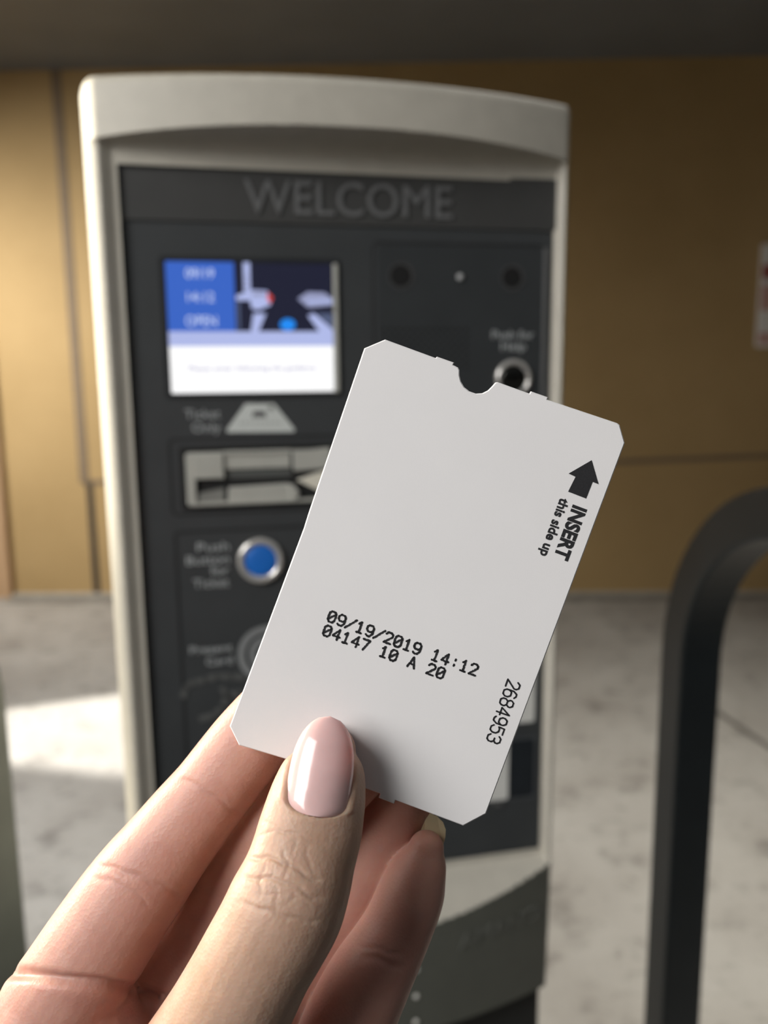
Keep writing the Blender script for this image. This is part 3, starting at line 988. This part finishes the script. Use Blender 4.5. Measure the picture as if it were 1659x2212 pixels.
# palm: metacarpals running to the wrist, and the forearm below the frame
for a_, w_ in (((120, 2220, .178), 130), ((310, 2260, .184), 125), ((500, 2380, .187), 120), ((630, 2540, .185), 115)):
    limb([(a_[0], a_[1], a_[2], w_, .95), ((a_[0] + 180) / 2 + 20, (a_[1] + 3000) / 2, .187, w_ * 1.15, .9), (200 + (a_[0] - 300) * .25, 3020, .188, w_ * 1.1, .9)], n=8)
limb([(205, 2990, .187, 250, .72), (150, 3250, .185, 250, .78), (60, 3600, .178, 285, .85), (-60, 4000, .168, 330, .9)], n=6)

raw = link_mesh('hand_raw', hb.v, hb.f, HOUSING)
md = raw.modifiers.new('remesh', 'REMESH'); md.mode = 'VOXEL'; md.voxel_size = 0.0003; md.use_smooth_shade = True
md = raw.modifiers.new('smooth', 'SMOOTH'); md.factor = 0.5; md.iterations = 32
dg = bpy.context.evaluated_depsgraph_get(); dg.update()
me = bpy.data.meshes.new_from_object(raw.evaluated_get(dg))
bpy.data.objects.remove(raw)
me.name = 'hand'
me.materials.clear()
nv = len(me.vertices)
co = np.empty(nv * 3); me.vertices.foreach_get('co', co); co = co.reshape(-1, 3)
no = np.empty(nv * 3); me.vertices.foreach_get('normal', no); no = no.reshape(-1, 3)
def project(c):
    d = c - CAM
    z = d @ fwd
    return CX + (d @ rgt) / z * F, CY - (d @ upv) / z * F, z
px_, py_, dz_ = project(co)
facing = np.clip(-(no @ fwd) * 1.6 + .35, 0, 1)

def poly_dist(px, py, pts):
    best = np.full(len(px), 1e9)
    for (x0, y0), (x1, y1) in zip(pts[:-1], pts[1:]):
        dx, dy = x1 - x0, y1 - y0
        t = np.clip(((px - x0) * dx + (py - y0) * dy) / (dx * dx + dy * dy), 0, 1)
        best = np.minimum(best, np.hypot(px - x0 - t * dx, py - y0 - t * dy))
    return best

thumb_line = [(r_[0], r_[1]) for r_ in THUMB[:13]]
is_thumb = (dz_ < 0.1615) & (poly_dist(px_, py_, thumb_line) < 150)
behind = ~is_thumb
disp_ = np.zeros(nv)
def crease(pts, depth, width, mask, wob=0.0):
    d = poly_dist(px_ + wob * np.sin(py_ * .13), py_ + wob * np.sin(px_ * .11), pts)
    fade = np.ones(nv)
    for e_ in (pts[0], pts[-1]):
        fade *= 1 - .9 * np.exp(-(np.hypot(px_ - e_[0], py_ - e_[1]) / 13) ** 2)
    disp_[mask] -= (depth * np.exp(-(d / width) ** 2) * facing * fade)[mask]
# index finger joints and base crease
crease([(380, 1678), (430, 1700), (480, 1735), (530, 1765)], .00022, 6, behind, 2)
crease([(200, 1866), (250, 1878), (304, 1895), (360, 1920), (405, 1940)], .00030, 8, behind, 2)
crease([(190, 1890), (245, 1905), (290, 1930), (330, 1960)], .00018, 7, behind, 2)
crease([(-20, 2092), (50, 2104), (135, 2118), (236, 2128), (290, 2136), (352, 2160)], .0016, 13, behind)
crease([(770, 2062), (830, 2078), (880, 2096)], .00035, 9, behind, 2)
crease([(760, 2040), (820, 2052), (880, 2066)], .0002, 7, behind, 2)
# thumb knuckle wrinkles
TH = [([(552, 1806), (600, 1796), (650, 1803), (700, 1830)], .00016, 5), ([(530, 1853), (575, 1852), (620, 1866), (665, 1893), (700, 1905)], .00034, 6),
      ([(520, 1900), (570, 1896), (620, 1905), (660, 1930), (705, 1945)], .00030, 6), ([(515, 1948), (560, 1962), (600, 1975), (650, 1988), (690, 1990)], .00028, 6),
      ([(560, 1772), (600, 1790), (640, 1800)], .00014, 5), ([(575, 1860), (560, 1905), (565, 1945)], .00020, 5), ([(610, 1830), (622, 1862), (612, 1905)], .00022, 5),
      ([(640, 1800), (632, 1850)], .00018, 5), ([(660, 1815), (668, 1870), (690, 1900)], .00018, 6), ([(590, 1905), (600, 1940), (590, 1975)], .00018, 5), ([(630, 1915), (640, 1950)], .00016, 5),
      ([(545, 1925), (580, 1935), (615, 1930)], .00016, 5), ([(585, 1868), (592, 1890), (580, 1905)], .00016, 4), ([(540, 1870), (550, 1890)], .00014, 4), ([(600, 1960), (640, 1940), (680, 1958)], .00014, 5)]
for pts_, dp, w_ in TH:
    crease(pts_, dp * (.85 if dp > .00025 else .6), w_ * (.9 if dp > .00025 else .8), is_thumb, 2.5)
# nail bed: a lip of skin round the nail and a hollow under it
NB, NT_ = np.array([679.0, 1764.0]), np.array([713.0, 1547.0])
nax = (NT_ - NB); nlen = np.linalg.norm(nax); nax /= nlen
nper = np.array([-nax[1], nax[0]])              # to the right in the picture
def nail_w(t):
    """half width in px at fraction t of the length"""
    t = np.clip(t, 0, 1)
    base = (1 - np.clip(1 - t / .15, 0, 1) ** 2.3) ** (1 / 2.3)
    tipf = np.sqrt(np.clip(1 - np.clip((t - .36) / .64, 0, 1) ** 2.5, 0, 1))
    return 69.5 * base * tipf
rel = np.stack([px_ - NB[0], py_ - NB[1]], 1)
tt = rel @ nax / nlen; uu = np.abs(rel @ nper)
wv = nail_w(tt)
inside = is_thumb & (tt > -.02) & (tt < 1)
edge = uu - wv
lip = np.exp(-((edge - 7) / 9) ** 2) * np.clip((.62 - tt) / .2, 0, 1)
disp_ += np.where(is_thumb & (tt > .04), lip * np.clip((tt - .04) / .08, 0, 1) * .00035 * facing, 0)
lipb = np.exp(-(((tt * nlen) + 8) / 9) ** 2) * np.clip(1 - uu / 75, 0, 1)
disp_ += np.where(is_thumb, lipb * .00022 * facing, 0)
disp_ -= np.where(inside, np.clip(-edge / 10, 0, 1) * .0006 * facing, 0)
co2 = co + no * disp_[:, None]
me.vertices.foreach_set('co', co2.ravel())
at = me.attributes.new('palmar', 'FLOAT', 'POINT')
pm = np.clip((poly_dist(px_, py_, thumb_line) - 90) / 60, 0, 1)
pm = np.where(dz_ > 0.1615, 1.0, np.where(py_ > 2100, np.clip((dz_ - .150) / .012, 0, 1) * pm, pm * .3))
at.data.foreach_set('value', pm.astype(np.float32))
me.polygons.foreach_set('use_smooth', [True] * len(me.polygons))
me.update()

SKIN = bpy.data.materials.new('skin')
SKIN.use_nodes = True
nt = SKIN.node_tree
b = nt.nodes['Principled BSDF']
tc = nt.nodes.new('ShaderNodeTexCoord')
att = nt.nodes.new('ShaderNodeAttribute'); att.attribute_name = 'palmar'
ca = ramp(nt, noise(nt, tc, 120, 4).outputs['Fac'], .3, (0.42, 0.268, 0.190, 1), .7, (0.50, 0.335, 0.25, 1))
cb = ramp(nt, noise(nt, tc, 90, 4).outputs['Fac'], .3, (0.49, 0.255, 0.205, 1), .7, (0.57, 0.325, 0.26, 1))
mx = nt.nodes.new('ShaderNodeMix'); mx.data_type = 'RGBA'
nt.links.new(att.outputs['Fac'], mx.inputs['Factor'])
nt.links.new(ca.outputs[0], mx.inputs['A']); nt.links.new(cb.outputs[0], mx.inputs['B'])
nt.links.new(mx.outputs['Result'], b.inputs['Base Color'])
b.inputs['Roughness'].default_value = 0.48
b.inputs['Specular IOR Level'].default_value = 0.35
b.inputs['Subsurface Weight'].default_value = 0.5
b.inputs['Subsurface Radius'].default_value = (0.0035, 0.0012, 0.0006)
b.inputs['Subsurface Scale'].default_value = 1.2
vo = nt.nodes.new('ShaderNodeTexVoronoi'); vo.inputs['Scale'].default_value = 1500
nt.links.new(tc.outputs['Object'], vo.inputs['Vector'])
n3 = noise(nt, tc, 700, 4, .6)
ad = nt.nodes.new('ShaderNodeMath'); ad.operation = 'ADD'
nt.links.new(vo.outputs['Distance'], ad.inputs[0]); nt.links.new(n3.outputs['Fac'], ad.inputs[1])
bp = nt.nodes.new('ShaderNodeBump'); bp.inputs['Strength'].default_value = .17; bp.inputs['Distance'].default_value = .0003
nt.links.new(ad.outputs[0], bp.inputs['Height']); nt.links.new(bp.outputs[0], b.inputs['Normal'])
me.materials.append(SKIN)
hand = bpy.data.objects.new('hand', me)
COL.objects.link(hand)
tag(hand, "person's left hand with a pale pink almond thumbnail pinching the white ticket", 'hand')

def nail_mat(name, col, coat):
    m = mat(name, col, 0.22, var=.04, scale=150, coat=coat)
    bb = m.node_tree.nodes['Principled BSDF']
    bb.inputs['Subsurface Weight'].default_value = .25
    bb.inputs['Subsurface Radius'].default_value = (.002, .001, .0008)
    bb.inputs['Subsurface Scale'].default_value = 1.0
    bb.inputs['Coat Roughness'].default_value = .05
    return m
NAIL = nail_mat('pale_pink_nail_polish', (0.66, 0.435, 0.42, 1), .55)

# thumb nail: arched across, gently curved along, free edge past the fingertip
nu, nw = 25, 41
v, f = [], []
dth = lambda t: np.interp(t, [0, .25, .5, .75, 1.0], [.1492, .1505, .1522, .1541, .1568])
for layer in (0, 1):
    for i in range(nw):
        t = i / (nw - 1)
        t = t ** 1.4 * (1 - .12 * t) / .88
        t_ = .003 + t * .997
        w_ = float(nail_w(np.array(t_)))
        for k in range(nu):
            u_ = -1 + 2 * k / (nu - 1)
            bow_ = .0024 * (1 - math.sqrt(1 - (.93 * u_) ** 2)) * (w_ / 68) ** 1.2 * 1.9
            arc = -10 * (1 - u_ * u_) * (1 - t) ** 6 * 0
            c = NB + nax * (t_ * nlen) + nper * (u_ * w_)
            v.append(P(c[0], c[1], float(dth(t_)) + bow_ + layer * .0006))
for layer in (0, 1):
    o_ = layer * nu * nw
    for i in range(nw - 1):
        for k in range(nu - 1):
            f.append((o_ + i * nu + k, o_ + i * nu + k + 1, o_ + (i + 1) * nu + k + 1, o_ + (i + 1) * nu + k))
o_ = nu * nw
for i in range(nw - 1):
    f.append((i * nu, (i + 1) * nu, o_ + (i + 1) * nu, o_ + i * nu))
    f.append((i * nu + nu - 1, o_ + i * nu + nu - 1, o_ + (i + 1) * nu + nu - 1, (i + 1) * nu + nu - 1))
for k in range(nu - 1):
    f.append((k, o_ + k, o_ + k + 1, k + 1))
    f.append(((nw - 1) * nu + k, (nw - 1) * nu + k + 1, o_ + (nw - 1) * nu + k + 1, o_ + (nw - 1) * nu + k))
tn = link_mesh('thumbnail', v, f, NAIL, hand, smooth=True)
tn['label'] = 'long almond thumbnail in glossy pale pink polish'

# free edge of the little finger's nail, seen from its underside
v, f = [], []
nl = [(906, 1800), (918, 1772), (928, 1757), (944, 1763), (957, 1776), (963, 1792), (962, 1808), (957, 1828), (940, 1850), (915, 1840)]
for dd in (.1780, .1786):
    for (x_, y_) in nl:
        k = ((x_ - 932) / 30.0) ** 2
        v.append(P(x_, y_, dd + .0006 - .0006 * min(1.5, k)))
n = len(nl)
f = [tuple(range(n)), tuple(range(2 * n - 1, n - 1, -1))] + [(i, i + n, (i + 1) % n + n, (i + 1) % n) for i in range(n)]
ln_ = link_mesh('fingernail', v, f, nail_mat('yellowed_clear_nail', (0.62, 0.54, 0.36, 1), .5), hand)
ln_['label'] = 'translucent yellowish fingernail tip'
